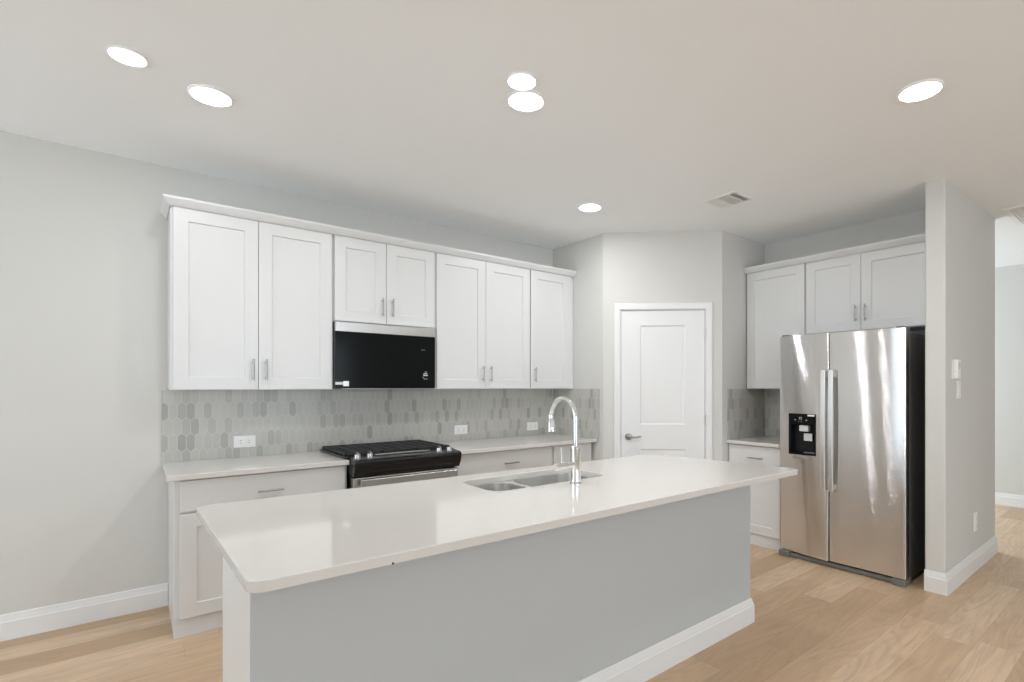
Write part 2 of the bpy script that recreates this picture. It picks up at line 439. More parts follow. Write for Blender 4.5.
for a, c in ((DS0, DS0+.004), (DS1-.004, DS1)): jb.poly([dg(a, .002), dg(c, .002), dg(c, -TH), dg(a, -TH)], 0, DZ)
jb.poly([dg(DS0, .002), dg(DS1, .002), dg(DS1, -TH), dg(DS0, -TH)], DZ-.004, DZ)
obj('jamb', jb, 'trim', door)
hd = B(); HZ = .925; nd = (na.x, na.y, 0)
c = FD(.228, -.008, HZ)
hd.lathe([(0, 0), (.031, 0), (.031, .006), (.026, .011), (.012, .014), (.011, .045), (0, .045)], c, nd, 28)
pts = [FD(.228, .034, HZ), FD(.245, .037, HZ+.001), FD(.27, .036, HZ-.004), FD(.30, .034, HZ-.002), FD(.325, .034, HZ+.003), FD(.338, .035, HZ+.006)]
hd.tube(pts, [.011, .010, .0085, .008, .0075, .006], 12)
h_ = obj('lever_handle', hd, 'nickel', door); h_['label'] = 'satin nickel lever handle'
for z in (1.86, 1.08, .25):
    obj('hinge', B().tube([FD(DS1-.001, .006, z-.045), FD(DS1-.001, .006, z+.045)], .0065, 10).poly([dg(DS1-.014, -.009), dg(DS1-.002, -.009), dg(DS1-.002, -.005), dg(DS1-.014, -.005)], z-.044, z+.044), 'steel_satin', door)
lt = obj('strike_plate', B().poly([dg(DS0+.0035, -.012), dg(DS0+.0065, -.012), dg(DS0+.0065, -.002), dg(DS0+.0035, -.002)], HZ-.03, HZ+.03), 'nickel', door)

# ---------------------------------------------------------------- cabinets
UF = D-.336; ZU0, ZU1 = 1.358, 2.452; DT = .020
FA = lambda y0: (lambda s, d, z: (s, y0-d, z))          # doors facing -y
FR = lambda x0: (lambda s, d, z: (x0-d, s, z))          # doors facing -x
def pull(F, s, z, d, L, vertical, parent):
    """bar pull with two posts"""
    b = B(); r = .0055; g = .030
    if vertical:
        b.tube([F(s, d+g, z-L/2), F(s, d+g, z+L/2)], r, 12)
        for k in (-1, 1): b.tube([F(s, d, z+k*L*.36), F(s, d+g, z+k*L*.36)], .004, 10)
    else:
        b.tube([F(s-L/2, d+g, z), F(s+L/2, d+g, z)], r, 12)
        for k in (-1, 1): b.tube([F(s+k*L*.36, d, z), F(s+k*L*.36, d+g, z)], .004, 10)
    return obj('handle', b, 'nickel', parent)
def cabinet(name, label, cat, body, F, doors, drawers=(), plinth=None, group=None):
    x0, x1, y0, y1, z0, z1 = body
    t = thing(name, label, cat, ((x0+x1)/2, (y0+y1)/2, z0), group)
    obj('body', B().box(x0, x1, y0, y1, z0, z1, .0015, 1), 'cabinet', t)
    for (s0, s1, a, c, hs, hz) in doors:
        d = obj('door', B().panel(F, s0, s1, a, c, DT, rail=.074), 'cabinet', t)
        if hs is not None: pull(F, hs, hz, DT, .135, True, d)
    for (s0, s1, a, c, hs) in drawers:
        d = obj('drawer', B().panel(F, s0, s1, a, c, DT), 'cabinet', t)
        if hs is not None: pull(F, hs, .762, DT, .135, False, d)
    return t
G = .0015; FU = FA(UF+DT)
u = [.167, .614, 1.068, 1.438, 1.826, 2.286, 2.749, 3.271]
GU = 'white wall cabinets above the range wall'
yb = (UF+DT, D-.002)
g0 = .012
def du(a, c, z0, hs): return (a, c, z0+.004, ZU1-.018, hs, 1.487 if z0 < 1.5 else 1.962)
cabinet('wall_cabinet', 'white shaker wall cabinet with two tall doors, left of the microwave', 'cabinet', (u[0], u[2]-.001, *yb, ZU0, ZU1), FU,
        [du(u[0]+g0, u[1]-G, ZU0, u[1]-.031), du(u[1]+G, u[2]-g0, ZU0, u[1]+.041)], group=GU)
cabinet('wall_cabinet', 'short white shaker wall cabinet with two doors directly above the microwave', 'cabinet', (u[2]+.001, u[4]-.001, *yb, 1.836, ZU1), FU,
        [du(u[2]+g0*.6, u[3]-G, 1.836, u[3]-.033), du(u[3]+G, u[4]-g0*.6, 1.836, u[3]+.042)], group=GU)
cabinet('wall_cabinet', 'white shaker wall cabinet with two tall doors, right of the microwave', 'cabinet', (u[4]+.001, u[6]-.001, *yb, ZU0, ZU1), FU,
        [du(u[4]+g0, u[5]-G, ZU0, u[5]-.034), du(u[5]+G, u[6]-g0*.5, ZU0, u[5]+.042)], group=GU)
cabinet('wall_cabinet', 'narrow white shaker wall cabinet with one door in the corner by the pantry wall', 'cabinet', (u[6]+.001, u[7], *yb, ZU0, ZU1), FU,
        [du(u[6]+g0*.5, u[7]-.065, ZU0, u[6]+.046)], group=GU)
CR = [(0, 2.436), (.006, 2.436), (.010, 2.441), (.022, 2.448), (.036, 2.460), (.046, 2.471), (.050, 2.474), (.050, 2.487), (0, 2.487)]
CR = [(o*.66+.001, z) for o, z in CR]
tag(obj('crown_moulding', B().sweep(CR, [(u[0]-.001, D-.002), (u[0]-.001, UF-.001), (XP-.003, UF-.001)]), 'cabinet'),
    'white crown moulding along the top of the range wall cabinets', 'moulding')

# base cabinets on the range wall
BF = D-.609; RG0, RG1 = 1.083, 1.842
KZ = .105; ZC0, ZC1 = .871, .901
FB = FA(BF+DT)
ybb = (BF+DT, D-.002)
t = cabinet('base_cabinet', 'white base cabinet with one wide drawer at the left end, left of the range', 'cabinet', (CBL, RG0-.004, *ybb, 0, ZC0-.001), FB,
        [(CBL+.026, .629-G, KZ, .677, None, 0), (.629+G, RG0-.018, KZ, .677, None, 0)], [(CBL+.026, RG0-.018, .690, .862, .631)])
t = cabinet('base_cabinet', 'white base cabinet with a drawer right of the range, behind the sink', 'cabinet', (RG1+.004, 2.792, *ybb, 0, ZC0-.001), FB,
        [(RG1+.016, 2.320-G, KZ, .677, None, 0), (2.320+G, 2.780, KZ, .677, None, 0)], [(RG1+.016, 2.780, .690, .862, 2.352)])
t = cabinet('base_cabinet', 'narrow white base cabinet in the corner against the pantry wall', 'cabinet', (2.794, 3.255, *ybb, 0, ZC0-.001), FB,
        [(2.804, 3.245, KZ, .677, 2.85, .60)], [(2.804, 3.245, .690, .862, None)])

def slab(x0, x1, y0, y1, z0, z1, r, hole=None, e=.004):
    """worktop with eased edges, rounded plan corners r and an optional rounded hole"""
    b = B(); L = []
    for ins, z in ((e, z1), (e*.3, z1-e*.3), (0, z1-e), (0, z0+e), (e*.3, z0+e*.3), (e, z0)):
        L.append(rrect(x0+ins, x1-ins, y0+ins, y1-ins, max(r-ins, .001), z))
    hl = None
    if hole:
        hx0, hx1, hy0, hy1, hr = hole; hl = []
        for ins, z in ((-.003, z1), (0, z1-.003), (0, z0)): hl.append(rrect(hx0+ins, hx1-ins, hy0+ins, hy1-ins, hr-ins, z))
    b.loops(L, not hole, not hole)
    if hole:
        b.loops(hl)
        b.loops([L[0], hl[0]]); b.loops([L[-1], hl[-1]])
        bmesh.ops.remove_doubles(b.bm, verts=b.bm.verts, dist=1e-6)
        bmesh.ops.recalc_face_normals(b.bm, faces=b.bm.faces)
    return b
CF = BF-.031
tag(obj('countertop', slab(.138, RG0-.002, CF, D-.001, ZC0, ZC1, .004), 'quartz'), 'pale quartz countertop left of the range', 'countertop')
tag(obj('countertop', slab(RG1+.002, XP-.002, CF-.02, D-.001, ZC0, ZC1, .004), 'quartz'), 'pale quartz countertop right of the range, running to the pantry wall', 'countertop')

# backsplash tiles
bs = B(); bs.box(.138, XP-.001, D-.010, D-.0005, ZC1, ZU0-.002); bs.box(XP-.010, XP-.0005, 3.446, D-.010, ZC1, ZU0)
tag(obj('tile_backsplash', bs, 'tile'), 'grey picket tile backsplash behind the range, turning the corner at the pantry wall', 'backsplash')

# ---------------------------------------------------------------- range
t = thing('kitchen_range', 'black and stainless slide-in gas range between the base cabinets', 'stove', ((RG0+RG1)/2, 3.8, 0))
x0, x1 = RG0+.002, RG1-.002
obj('body', B().box(x0+.004, x1-.004, 3.50, 4.10, .06, .885, .003), 'black_enamel', t)
obj('cooktop', B().box(x0-.024, x1+.006, 3.535, 4.115, .903, .919, .005, 3), 'black_enamel', t)
fx = lambda p, q, a: (a, p, q)
cpn = [(3.535, .917), (3.425, .908), (3.408, .900), (3.402, .888), (3.412, .840), (3.440, .795), (3.51, .795), (3.535, .83)]
obj('control_panel', B().prism(cpn, fx, x0, x1), 'black_enamel', t)
obj('trim_strip', B().box(x0+.16, x1-.20, 3.500, 3.512, .9185, .926, .002), 'steel_plain', t)['label'] = 'stainless strip along the cooktop front'
for k in range(3):                                           # three continuous grates
    w3 = (x1-x0)/3; a = x0-.012+k*w3; c = a+w3-.004; g = B(); y0, y1 = 3.575, 4.105; zt = .939
    for (p, q, r, s_) in ((a, a+.014, y0, y1), (c-.014, c, y0, y1), (a, c, y0, y0+.014), (a, c, y1-.014, y1)): g.box(p, q, r, s_, zt-.018, zt, .003)
    for j in range(1, 8): yy = y0+(y1-y0)*j/8; g.box(a, c, yy-.006, yy+.006, zt-.016, zt, .002)
    for j in (1, 2): xx = a+(c-a)*j/3; g.box(xx-.006, xx+.006, y0, y1, zt-.016, zt, .002)
    for px in (a+.002, c-.014):
        for py in (y0+.002, y1-.014): g.box(px, px+.012, py, py+.012, .919, zt-.01)
    obj('grate', g, 'iron', t)
for k in range(5):
    bx, by = ((x0+.17, 3.70), (x0+.17, 3.96), ((x0+x1)/2, 3.83), (x1-.17, 3.70), (x1-.17, 3.96))[k]
    obj('burner', B().lathe([(0, 0), (.05, 0), (.05, .006), (.036, .008), (.036, .014), (0, .014)], (bx, by, .919)), 'iron', t)
for x in (1.118, 1.198, 1.47, 1.690, 1.768):
    if x == 1.47: continue
    kn = B(); ax = Vector((0, -.10, 1)).normalized(); c = Vector((x, 3.462, .909))
    kn.lathe([(0, 0), (.026, 0), (.026, .005), (.021, .008), (.019, .027), (.016, .031), (0, .031)], c, ax, 26)
    k_ = obj('knob', kn, 'steel_plain', t)
    g = B(); top = c+ax*.030
    g.box(-.005, .005, -.019, .019, 0, .013, .002); bmesh.ops.transform(g.bm, matrix=Matrix.Translation(top) @ Matrix.Rotation(math.radians(5.7), 4, 'X'), verts=g.bm.verts)
    obj('grip', g, 'steel_plain', k_)
dr = obj('oven_door', B().box(x0+.004, x1-.004, 3.445, 3.498, .255, .786, .006, 3), 'steel_plain', t)
obj('oven_window', B().box(x0+.12, x1-.12, 3.4435, 3.446, .36, .64, .001), 'black_gloss', dr)
hb = B(); hb.box(x0+.035, x1-.035, 3.396, 3.412, .732, .780, .006, 3)
for x in (x0+.05, x1-.07): hb.box(x, x+.02, 3.410, 3.447, .738, .774, .003)
obj('oven_handle', hb, 'steel_plain', dr)
obj('drawer', B().box(x0+.004, x1-.004, 3.445, 3.498, .075, .245, .006, 3), 'steel_plain', t)
for x in (x0+.03, x1-.06):
    for y in (3.53, 4.05): obj('foot', B().lathe([(0, 0), (.018, 0), (.018, .06), (0, .06)], (x+.015, y, 0), seg=16), 'iron', t)

# ---------------------------------------------------------------- microwave
MX0, MX1, MZ0, MZ1, MF = 1.071, 1.817, 1.366, 1.834, 3.782
t = thing('microwave', 'black over-the-range microwave with a stainless strip along its top', 'microwave', ((MX0+MX1)/2, 3.95, MZ0))
obj('case', B().box(MX0, MX1, MF+.022, D-.012, MZ0, MZ1-.001, .002), 'dark_grey', t)
obj('vent_panel', B().box(MX0+.002, MX1-.002, MF-.003, MF+.022, MZ1-.070, MZ1-.002, .004, 3), 'steel_plain', t)['label'] = 'stainless vent strip'
dr = obj('door', B().box(MX0+.002, MX1-.002, MF, MF+.022, MZ0+.002, MZ1-.072, .003), 'black_gloss', t)
kp = B()
for (x, z, a, c) in ((1.705, 1.463, .030, .006), (1.705, 1.450, .036, .008), (1.700, 1.436, .007, .005), (1.708, 1.424, .010, .004), (1.727, 1.424, .010, .004), (1.715, 1.478, .020, .003)): kp.box(x+.012, x+.012+a, MF-.0008, MF+.001, z+.012, z+.012+c)
obj('keypad_marks', kp, 'glyph', dr)
kp = B(); kp.box(1.698, 1.732, MF-.0006, MF+.001, 1.658, 1.664); obj('maker_mark', kp, M['dark_grey'], dr)
obj('label_strip', B().box(MX0+.002, MX0+.060, MF-.0012, MF+.001, 1.393, 1.412), 'silver_label', dr)['label'] = 'silver label strip'
kp = obj('label_tag', B().box(MX0+.054, MX0+.092, MF-.0016, MF+.001, 1.382, 1.418), 'plastic', dr); kp['label'] = 'small white square tag'
obj('grease_filter', B().box(MX0+.06, MX1-.06, MF+.06, D-.08, MZ0-.004, MZ0+.004, .001), 'steel_plain', t)

# ---------------------------------------------------------------- wall plates
def outlet(F, s, z, w, h, label, kind='outlet', group=None):
    c = F(s, 0, z); t = thing('power_outlet' if kind == 'outlet' else 'light_switch', label, 'outlet' if kind == 'outlet' else 'switch', c, group)
    obj('cover_plate', B().panel(F, s-w/2, s+w/2, z-h/2, z+h/2, .006, bev=.003), 'plastic', t)
    if kind == 'outlet':
        hor = w > h
        for k in (-1, 1):
            a, b_ = (s+k*w*.19, z) if hor else (s, z+k*h*.19)
            r = min(w, h)
            so = obj('socket', B().panel(F, a-r*.22, a+r*.22, b_-r*.22, b_+r*.22, .0078, bev=.002), 'plastic', t)
            q = B()
            for e in (-1, 1):
                if hor: q.panel(F, a-.006, a+.006, b_+e*.008-.0012, b_+e*.008+.0012, .0082, bev=.0002)
                else: q.panel(F, a+e*.008-.0012, a+e*.008+.0012, b_-.006, b_+.006, .0082, bev=.0002)
            obj('slots', q, 'slot', so)
    else:
        obj('rocker', B().panel(F, s-w*.22, s+w*.22, z-h*.29, z+h*.29, .010, bev=.003), 'plastic', t)
    return t
FO = FA(D-.010)
GO = 'outlets on the tile backsplash'
outlet(FO, .585, 1.005, .128, .080, 'white double outlet on the tile left of the range', group=GO)
outlet(FO, 2.226, .998, .128, .080, 'white double outlet on the tile right of the range, nearest the range', group=GO)
outlet(FO, 3.008, .990, .128, .080, 'white double outlet on the tile nearest the pantry corner, left of the faucet', group=GO)
FPT = FA(PY0)
outlet(FPT, 4.875, .358, .085, .140, 'white outlet low on the partition wall above the baseboard')
outlet(FPT, 4.425, 1.358, .085, .125, 'white light switch on the partition wall below the thermostat', kind='switch')
t = thing('thermostat', 'white thermostat box on the partition wall above the light switch', 'thermostat', (4.31, PY0, 1.495))
obj('back_plate', B().box(4.262, 4.375, PY0-.007, PY0, 1.432, 1.56, .002), 'plastic', t)
obj('case', B().box(4.268, 4.345, PY0-.034, PY0-.007, 1.432, 1.562, .005, 3), 'plastic', t)
obj('screen', B().box(4.280, 4.333, PY0-.0352, PY0-.033, 1.50, 1.545, .0005), 'light_grey', t)

# ---------------------------------------------------------------- island
IX0, IX1, IY0, IY1, ZI = .191, 2.926, 1.462, 2.491, .907
BX0, BX1, BY0, BY1 = .247, 2.778, 1.644, 2.452
t = thing('kitchen_island', 'island base, shade painted in grey, with white baseboard under the long quartz worktop', 'island', ((BX0+BX1)/2, 2.05, 0))
obj('knee_wall', B().poly([(BX0, BY0), (BX1, BY0), (BX1, 1.775), (BX0, 1.775)], 0, ZI-.0315, .004, [0, 1]), 'island_shaded_paint', t)
cbx = B(); zt = ZI-.0315
for a, c in ((BX0+.032, 1.19), (1.99, BX1-.016)): cbx.box(a, c, 1.776, BY1, 0, zt, .0015, 1)
cbx.box(1.19, 1.99, 1.776, 1.80, 0, zt); cbx.box(1.19, 1.99, BY1-.02, BY1, 0, zt); cbx.box(1.19, 1.99, 1.80, BY1-.02, 0, .12)
obj('cabinet_body', cbx, 'cabinet', t)
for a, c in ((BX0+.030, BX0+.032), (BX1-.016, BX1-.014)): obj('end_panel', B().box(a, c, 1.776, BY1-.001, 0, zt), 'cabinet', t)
for a, c in ((BX0-.004, BX0), (BX1, BX1+.004)): obj('lit_end_cover', B().box(a, c, 1.648, 2.19, 0, zt, .0015, 1), 'trim', t)  # white sheets added on the ends; window light put into their colour
obj('baseboard', B().sweep(BB, [(BX0, 1.6475), (BX0, BY0), (BX1, BY0), (BX1, 1.6475)]), 'trim', t)
FI = lambda s, d, z: (s, BY1+d, z)
n = 4; wI = (BX1-BX0-.08)/n
for k in range(n):
    a = BX0+.042+k*wI
    d = obj('door', B().panel(FI, a+G, a+wI-G, KZ, .677, DT, rail=.074), 'cabinet', t); pull(FI, a+wI/2+(wI/2-.035)*(1 if k % 2 == 0 else -1), .60, DT, .135, True, d)
    d = obj('drawer', B().panel(FI, a+G, a+wI-G, .690, .862, DT), 'cabinet', t); pull(FI, a+wI/2, .761, DT, .135, False, d)
SX0, SX1, SY0, SY1 = 1.245, 1.952, 1.993, 2.340
isl = slab(IX0, IX1, IY0, IY1, ZI-.031, ZI, .045, (SX0, SX1, SY0, SY1, .070))
for v in isl.bm.verts:                      # the top is cut a touch out of square
    if SX0-.01 < v.co.x < SX1+.01 and SY0-.01 < v.co.y < SY1+.01: continue
    a = (v.co.x-IX0)/(IX1-IX0); c = (IY1-v.co.y)/(IY1-IY0)
    dx = c*((1-a)*.021+a*.022)+(1-c)*((1-a)*-.002+a*-.130); dy = c*((1-a)*-.012+a*-.034)+(1-c)*((1-a)*.034+a*-.076)
    v.co.x += dx; v.co.y += dy
ic = tag(obj('island_countertop', isl, 'quartz'), 'long pale quartz island worktop cut out for the sink', 'countertop')
ch = obj('edge_chip', B().lathe([(0, -.001), (.0045, -.0008), (.003, .001), (0, .001)], (.566, IY0-.0145, .880), (0, -1, 0), 12), 'slot', ic); ch['label'] = 'small dark chip on the worktop edge'

t = thing('kitchen_sink', 'stainless double bowl undermount sink in the island worktop', 'sink', ((SX0+SX1)/2, (SY0+SY1)/2, .68))
zr = ZI-.0325
def bowl(a, c, y0, y1):
    L = []
    for ins, z, r in ((0, zr, .08), (.003, zr-.004, .078), (.008, zr-.16, .07), (.016, zr-.185, .06), (.04, zr-.197, .05)): L.append(rrect(a+ins, c-ins, y0+ins, y1-ins, r, z))
    return B().loops(L, False, True)
sx = 1.535
for a, c in ((SX0-.006, sx-.010), (sx+.010, SX1+.006)):
    bo = obj('bowl', bowl(a, c, SY0-.006, SY1+.006), 'sink_steel', t, 50)
    obj('drain', B().lathe([(0, .001), (.03, .001), (.034, .004), (.043, .004), (.045, 0)], ((a+c)/2, (SY0+SY1)/2+.02, zr-.197)), 'chrome', bo)
rb = B()
for a, c, ol, orr in ((SX0-.006, sx-.010, SX0-.03, sx), (sx+.010, SX1+.006, sx, SX1+.03)):
    rb.loops([rrect(ol, orr, SY0-.03, SY1+.03, .01, zr), rrect(a, c, SY0-.006, SY1+.006, .08, zr)])
obj('rim', rb, 'sink_steel', t)

t = thing('sink_faucet', 'chrome gooseneck pull-down faucet standing beside the sink', 'faucet', (1.655, 1.915, ZI))
fc = Vector((1.655, 1.915, ZI))
obj('base', B().lathe([(0, 0), (.029, 0), (.029, .004), (.025, .010), (.0245, .012), (.0245, .178), (.020, .185), (0, .185)], fc), 'chrome', t)
R = .098; zs = 1.222; path = [fc+Vector((0, 0, .17)), fc+Vector((0, 0, .25))]
for k in range(0, 19): a = PI*k/18; path.append(Vector((1.655, 1.915+R-R*math.cos(a), zs+R*math.sin(a))))
sp = obj('spout', B().tube(path, .0125, 18), 'chrome', t)
tip = path[-1]
obj('spray_head', B().lathe([(0, .012), (.0145, .012), (.0145, -.004), (.0135, -.006), (.0175, -.020), (.0225, -.062), (.0225, -.072), (.019, -.075), (0, -.075)], tip, (0, .10, 1), 28), 'chrome', t)
obj('spray_button', B().box(tip.x-.004, tip.x+.004, tip.y+.016, tip.y+.022, tip.z-.045, tip.z-.02, .001), 'dark_grey', t)
hl = obj('handle', B().tube([(1.640, 1.915, 1.000), (1.532, 1.915, 1.000), (1.527, 1.915, 1.000)], [.0185, .0185, .015], 22), 'chrome', t)
obj('lever', B().tube([(1.570, 1.915, 1.010), (1.568, 1.915, 1.05), (1.565, 1.915, 1.090)], [.006, .005, .0045], 12), 'chrome', hl)

# ---------------------------------------------------------------- fridge alcove
RF = 4.415
FRU = FR(RF+DT); GR = 'white wall cabinets in the refrigerator alcove'
xb = (RF+DT, XR-.002)
cabinet('wall_cabinet', 'tall white wall cabinet with one door left of the refrigerator', 'cabinet', (*xb, 2.101, YP-.003, ZU0, ZU1), FRU,
        [(2.108, YP-.015, ZU0+.004, ZU1-.018, None, 0)], group=GR)
cabinet('wall_cabinet', 'short white wall cabinet with two doors directly above the refrigerator', 'cabinet', (*xb, PY1+.002, 2.099, 1.822, ZU1), FRU,
        [(1.657+G, 2.093, 1.826, ZU1-.018, 1.692, 1.962), (PY1+.012, 1.657-G, 1.826, ZU1-.018, 1.620, 1.962)], group=GR)
tag(obj('crown_moulding', B().sweep(CR, [(RF-.001, YP-.003), (RF-.001, PY1+.003)]), 'cabinet'), 'white crown moulding along the top of the refrigerator alcove cabinets', 'moulding')
RBF = 4.128; RB0 = 2.168
FRB = FR(RBF+DT)
t = cabinet('base_cabinet', 'small white base cabinet with one drawer and a door left of the refrigerator', 'cabinet', (RBF+DT, XR-.002, RB0, YP-.003, 0, ZC0-.001), FRB,
        [(RB0+.006, YP-.008, KZ, .677, None, 0)], [(RB0+.006, YP-.008, .690, .862, 2.385)])
tag(obj('countertop', slab(RBF-.031, XR-.001, RB0, YP-.001, ZC0, ZC1, .004), 'quartz'), 'small pale quartz countertop left of the refrigerator', 'countertop')
bs = B(); bs.box(XR-.010, XR-.0005, RB0, YP-.001, ZC1, ZU0-.002); bs.box(4.110, XR-.010, YP-.010, YP-.0005, ZC1, ZU0-.002)
tag(obj('tile_backsplash', bs, 'tile'), 'small grey picket tile backsplash in the nook left of the refrigerator', 'backsplash')

# ---------------------------------------------------------------- refrigerator
F0, F1, FS, FXX, FZ0, FZ1 = 1.238, 2.150, 1.750, 4.065, .052, 1.788
t = thing('refrigerator', 'stainless side-by-side refrigerator with water dispenser in the left door', 'refrigerator', (4.4, (F0+F1)/2, 0))
obj('cabinet', B().box(FXX+.070, XR-.035, F0+.006, F1-.006, .03, FZ1-.028, .004), 'dark_grey', t)
DY0, DY1, DZ0, DZ1 = 1.846, 2.066, .838, 1.163
def fridge_door(y0, y1, hole=None, bow=.010, twist=0, yaw=0):
    """stainless door, gently bowed across its width; optional dispenser recess"""
    ys = sorted(set([round(y0+(y1-y0)*k/24, 5) for k in range(25)] + ([hole[0], hole[1]] if hole else [])))
    zs_ = sorted(set([FZ0+(FZ1-FZ0)*k/8 for k in range(9)] + ([hole[2], hole[3]] if hole else [])))
    b = bmesh.new()
    def front(y, z):
        k = (twist*(z-.92)+yaw)*(y-(y0+y1)/2)
        q = (y-(y0+y1)/2)/((y1-y0)/2); e = min(y-y0, y1-y); r = .004
        off = 0 if e >= r else r-math.sqrt(max(0, r*r-(r-e)**2))
        return FXX+bow*q*q+off-bow*.35+k
    for e in (.0005, .0015, .003): ys += [y0+e, y1-e]
    ys = sorted(set(ys)); V = {}
    for i, y in enumerate(ys):
        for j, z in enumerate(zs_): V[i, j] = b.verts.new((front(y, z), y, z))
    for i in range(len(ys)-1):
        for j in range(len(zs_)-1):
            if hole and hole[0]-1e-6 <= ys[i] and ys[i+1] <= hole[1]+1e-6 and hole[2]-1e-6 <= zs_[j] and zs_[j+1] <= hole[3]+1e-6: continue
            b.faces.new((V[i, j], V[i+1, j], V[i+1, j+1], V[i, j+1]))
    xb_ = FXX+.062
    bt = [V[i, 0] for i in range(len(ys))]; tp = [V[i, len(zs_)-1] for i in range(len(ys))]
    lf = [V[0, j] for j in range(len(zs_))]; rt = [V[len(ys)-1, j] for j in range(len(zs_))]
    c00 = b.verts.new((xb_, y0, FZ0)); c10 = b.verts.new((xb_, y1, FZ0)); c11 = b.verts.new((xb_, y1, FZ1)); c01 = b.verts.new((xb_, y0, FZ1))
    b.faces.new(bt+[c10, c00]); b.faces.new(tp+[c11, c01]); b.faces.new(lf+[c01, c00]); b.faces.new(rt+[c11, c10]); b.faces.new((c00, c10, c11, c01))
    bmesh.ops.recalc_face_normals(b, faces=b.faces)
    o = B(); o._merge(b); return o
def bar(y, parent):
    zt, zb, xo = 1.505, .590, 4.012
    L = []; N = 16
    for k in range(N+1):
        z = zb+(zt-zb)*k/N; q = 2*k/N-1; x = xo+.012*q*q
        L.append([(x-.005, y-.017, z), (x-.008, y-.013, z), (x-.008, y+.013, z), (x-.005, y+.017, z), (x+.006, y+.017, z), (x+.006, y-.017, z)])
    b = B().loops(L, True, True)
    for z in (zb+.012, zt-.052): b.box(xo+.010, FXX+.004, y-.013, y+.013, z, z+.04, .003)
    h = obj('handle', b, 'steel_satin', parent); return h
ld = obj('door', fridge_door(FS+.002, F1, (DY0, DY1, DZ0, DZ1), .004, -.06, .07), 'steel', t); bar(FS+.027, ld)
rd = obj('door', fridge_door(F0, FS-.002, None, -.001), 'steel', t); bar(FS-.030, rd)
# dispenser
yc = (DY0+DY1)/2; xf = FXX-.004
dp = B()
# bezel ring, control face and cavity
dp.panel(FR(xf+.006), DY0-.001, DY1+.001, 1.075, DZ1+.001, .0085, bev=.004)
for a, c, e, f_ in ((DY0-.001, DY0+.014, DZ0-.001, 1.076), (DY1-.014, DY1+.001, DZ0-.001, 1.076), (DY0+.013, DY1-.013, DZ0-.001, DZ0+.016)): dp.panel(FR(xf+.006), a, c, e, f_, .0085, bev=.003)
dsp = obj('dispenser', dp, 'black_gloss', ld); dsp['label'] = 'black water and ice dispenser'
cv = B(); cv.box(xf+.0585, xf+.0605, DY0+.01, DY1-.01, DZ0+.01, 1.08)
for a in (DY0+.010, DY1-.013): cv.box(xf+.005, xf+.059, a, a+.003, DZ0+.012, 1.08)
cv.box(xf+.005, xf+.059, DY0+.01, DY1-.01, DZ0+.010, DZ0+.013); cv.box(xf+.005, xf+.059, DY0+.01, DY1-.01, 1.077, 1.08)
obj('cavity', cv, 'black_enamel', dsp)
obj('ice_chute', B().box(xf+.004, xf+.05, 1.912, 1.984, 1.024, 1.072, .006), 'light_grey', dsp)
obj('paddle', B().poly([(xf+.022, 1.888), (xf+.026, 1.955), (xf+.032, 1.955), (xf+.028, 1.888)], .950, 1.008), 'light_grey', dsp)
obj('drip_tray', B().box(xf+.006, xf+.056, DY0+.018, 1.95, DZ0+.014, DZ0+.022, .003), 'grey_plastic', dsp)
FD2 = FR(xf-.0025)
kp = B()
for (y, z, a, c) in ((1.958, 1.118, .020, .003), (1.958, 1.134, .020, .003), (1.958, 1.118, .003, .018), (1.975, 1.118, .003, .018)): kp.panel(FD2, y, y+a, z, z+c, .0006, bev=.0001)
obj('icon', kp, 'glyph', dsp)
for (y, z, a, c) in ((1.915, 1.112, .012, .004), (2.005, 1.112, .012, .004), (1.96, 1.100, .005, .004), (1.98, 1.100, .005, .004)): obj('icon', B().panel(FD2, y, y+a, z, z+c, .0006, bev=.0001), 'glyph', dsp)
obj('sticker', B().panel(FD2, 1.858, 1.912, 1.146, 1.158, .0006, bev=.0001), 'plastic', dsp)['label'] = 'small white sticker'
obj('drain_lip', B().box(FXX-.004, FXX+.004, DY0+.02, DY1-.03, DZ0-.032, DZ0-.010, .002), 'steel_plain', ld)
# base grille, feet, hinge covers
gr = B()
gr.box(FXX+.012, FXX+.030, F0+.084, F1-.084, .008, .036, .002)
obj('gasket_shade', B().box(FXX+.058, FXX+.071, F0+.02, F1-.02, FZ0+.02, FZ1-.03), 'shadow_gap', t)  # dark sheet behind the doors; shade of the door gap put into colour
obj('base_grille', gr, 'grey_plastic', t)
obj('grille_slot_shade', B().box(FXX+.040, FXX+.060, F0+.086, F1-.086, .008, .050), 'shadow_gap', t)  # dark box painting the shade behind the grille
for a, c in ((F0+.002, F0+.085), (F1-.085, F1-.002)):
    obj('foot', B().box(FXX-.010, FXX+.11, a, c, 0.0, .046, .004), 'grey_plastic', t)
for a, c in ((F0+.012, F0+.07), (F1-.07, F1-.012)): obj('hinge_cover', B().box(FXX+.02, FXX+.13, a, c, FZ1-.03, FZ1+.012, .005), 'dark_grey', t)

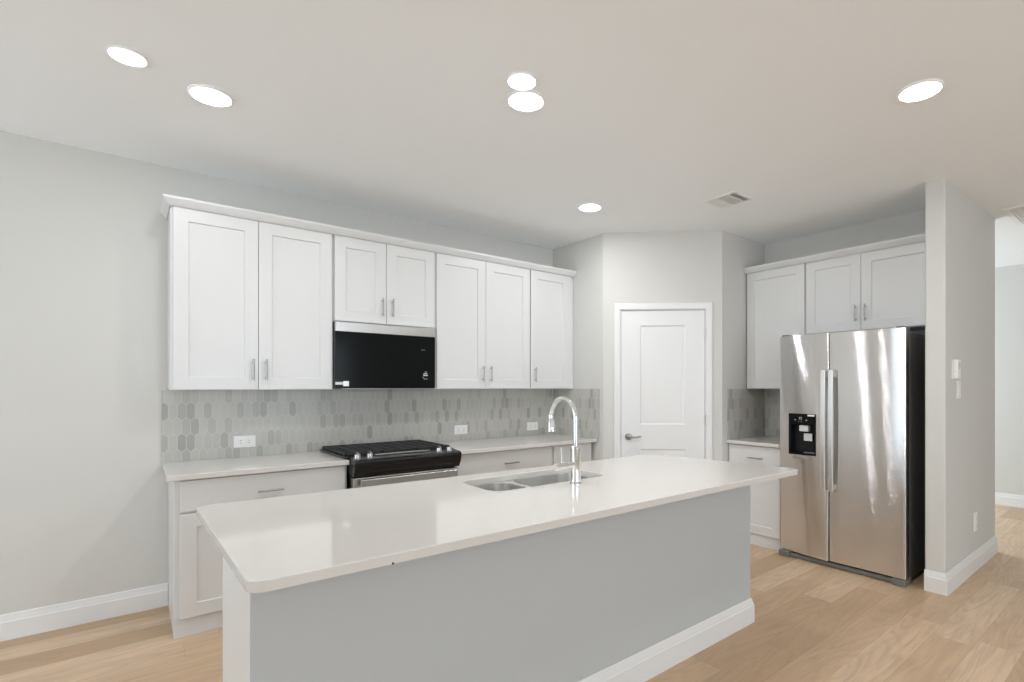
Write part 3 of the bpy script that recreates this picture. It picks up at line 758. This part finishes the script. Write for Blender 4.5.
# ---------------------------------------------------------------- ceiling fixtures
def downlight(x, y, label, group, r=.092, mat='lamp', core='lamp_core'):
    t = thing('ceiling_light', label, 'ceiling light', (x, y, H), group)
    k = .90 if mat == 'lamp' else .97
    obj('trim_ring', B().lathe([(r*k, -.010), (r*(k+.02), -.011), (r*.99, -.006), (r, -.003), (r, 0), (r*k, 0)], (x, y, H)), 'lamp_ring', t)
    obj('diffuser', B().lathe([(0, -.0125), (r*.6, -.0122), (r*.8, -.0115), (r*k, -.0098), (r*k, -.004)], (x, y, H)), mat, t)
    obj('led_core', B().lathe([(0, -.0142), (r*.50, -.0140), (r*.54, -.0124), (0, -.0124)], (x, y, H)), core, t)
    return t
GL = 'large lit downlights'
downlight(.285, 2.990, 'large lit round downlight at the left, nearest the left wall cabinets', GL, core='lamp_core_soft')
downlight(1.462, 2.060, 'large lit round downlight over the island in the middle of the ceiling', GL)
downlight(2.828, .803, 'large lit round downlight nearest the partition wall', GL)
downlight(2.710, 2.965, 'large lit round downlight nearest the pantry door', GL, core='lamp_core_mid')
GS = 'small dim discs on the ceiling'
downlight(-.017, 2.853, 'small dim round disc light left of the left downlight', GS, .064, 'lamp_dim', 'lamp_core_soft')
downlight(1.352, 1.937, 'small dim round disc light touching the middle downlight over the island', GS, .064, 'lamp_dim', 'lamp_core_soft')
for x, y in ((-1.9, -2.4), (1.2, -3.2)):  # fill lamps added out of view to brighten the room
    downlight(x, y, 'added unseen round fill downlight behind the viewer', 'added fill downlights')

t = thing('ceiling_vent', 'small white louvred air vent on the ceiling in front of the pantry door', 'vent', (3.400, 2.195, H))
vx0, vx1, vy0, vy1 = 3.275, 3.525, 2.055, 2.335
fr = B()
for a, c, e, f_ in ((vx0, vx1, vy0, vy0+.026), (vx0, vx1, vy1-.026, vy1), (vx0, vx0+.026, vy0+.025, vy1-.025), (vx1-.026, vx1, vy0+.025, vy1-.025)): fr.box(a, c, e, f_, H-.008, H, .002)
obj('frame', fr, 'plastic', t)
for y in (2.132, 2.222): obj('divider', B().box(vx0+.025, vx1-.025, y-.004, y+.004, H-.009, H-.001), 'plastic', t)
obj('backing', B().box(vx0+.02, vx1-.02, vy0+.02, vy1-.02, H-.0015, H-.0005), 'vent_back', t)
for a, c, tilt, n in ((2.083, 2.126, .0035, 4), (2.138, 2.217, 0.0, 6), (2.228, 2.307, -.0050, 6)):
    for k in range(n):
        y = a+(c-a)*(k+.5)/n; h_ = .0060
        obj('slat', B().prism([(y-tilt-.0012, H-.0085), (y-tilt+.0012, H-.0085), (y+tilt+.0012, H-.0085+h_), (y+tilt-.0012, H-.0085+h_)], lambda p, q, a: (a, p, q), vx0+.024, vx1-.024), 'plastic', t)
t = thing('ceiling_vent', 'large white return air grille on the ceiling at the right edge, beside the partition wall', 'vent', (5.53, .68, H))
vx0, vx1, vy0, vy1 = 5.222, 5.832, .42, .935
fr = B()
for a, c, e, f_ in ((vx0, vx1, vy0, vy0+.04), (vx0, vx1, vy1-.04, vy1), (vx0, vx0+.04, vy0+.039, vy1-.039), (vx1-.04, vx1, vy0+.039, vy1-.039)): fr.box(a, c, e, f_, H-.010, H, .002)
obj('frame', fr, 'plastic', t)
obj('backing', B().box(vx0+.03, vx1-.03, vy0+.03, vy1-.03, H-.0015, H-.0005), 'plastic', t)
for k in range(26):
    y = vy0+.045+k*.0168
    obj('slat', B().prism([(y-.005, H-.009), (y-.0034, H-.009), (y+.0066, H-.002), (y+.005, H-.002)], lambda p, q, a: (a, p, q), vx0+.038, vx1-.038), 'plastic', t)
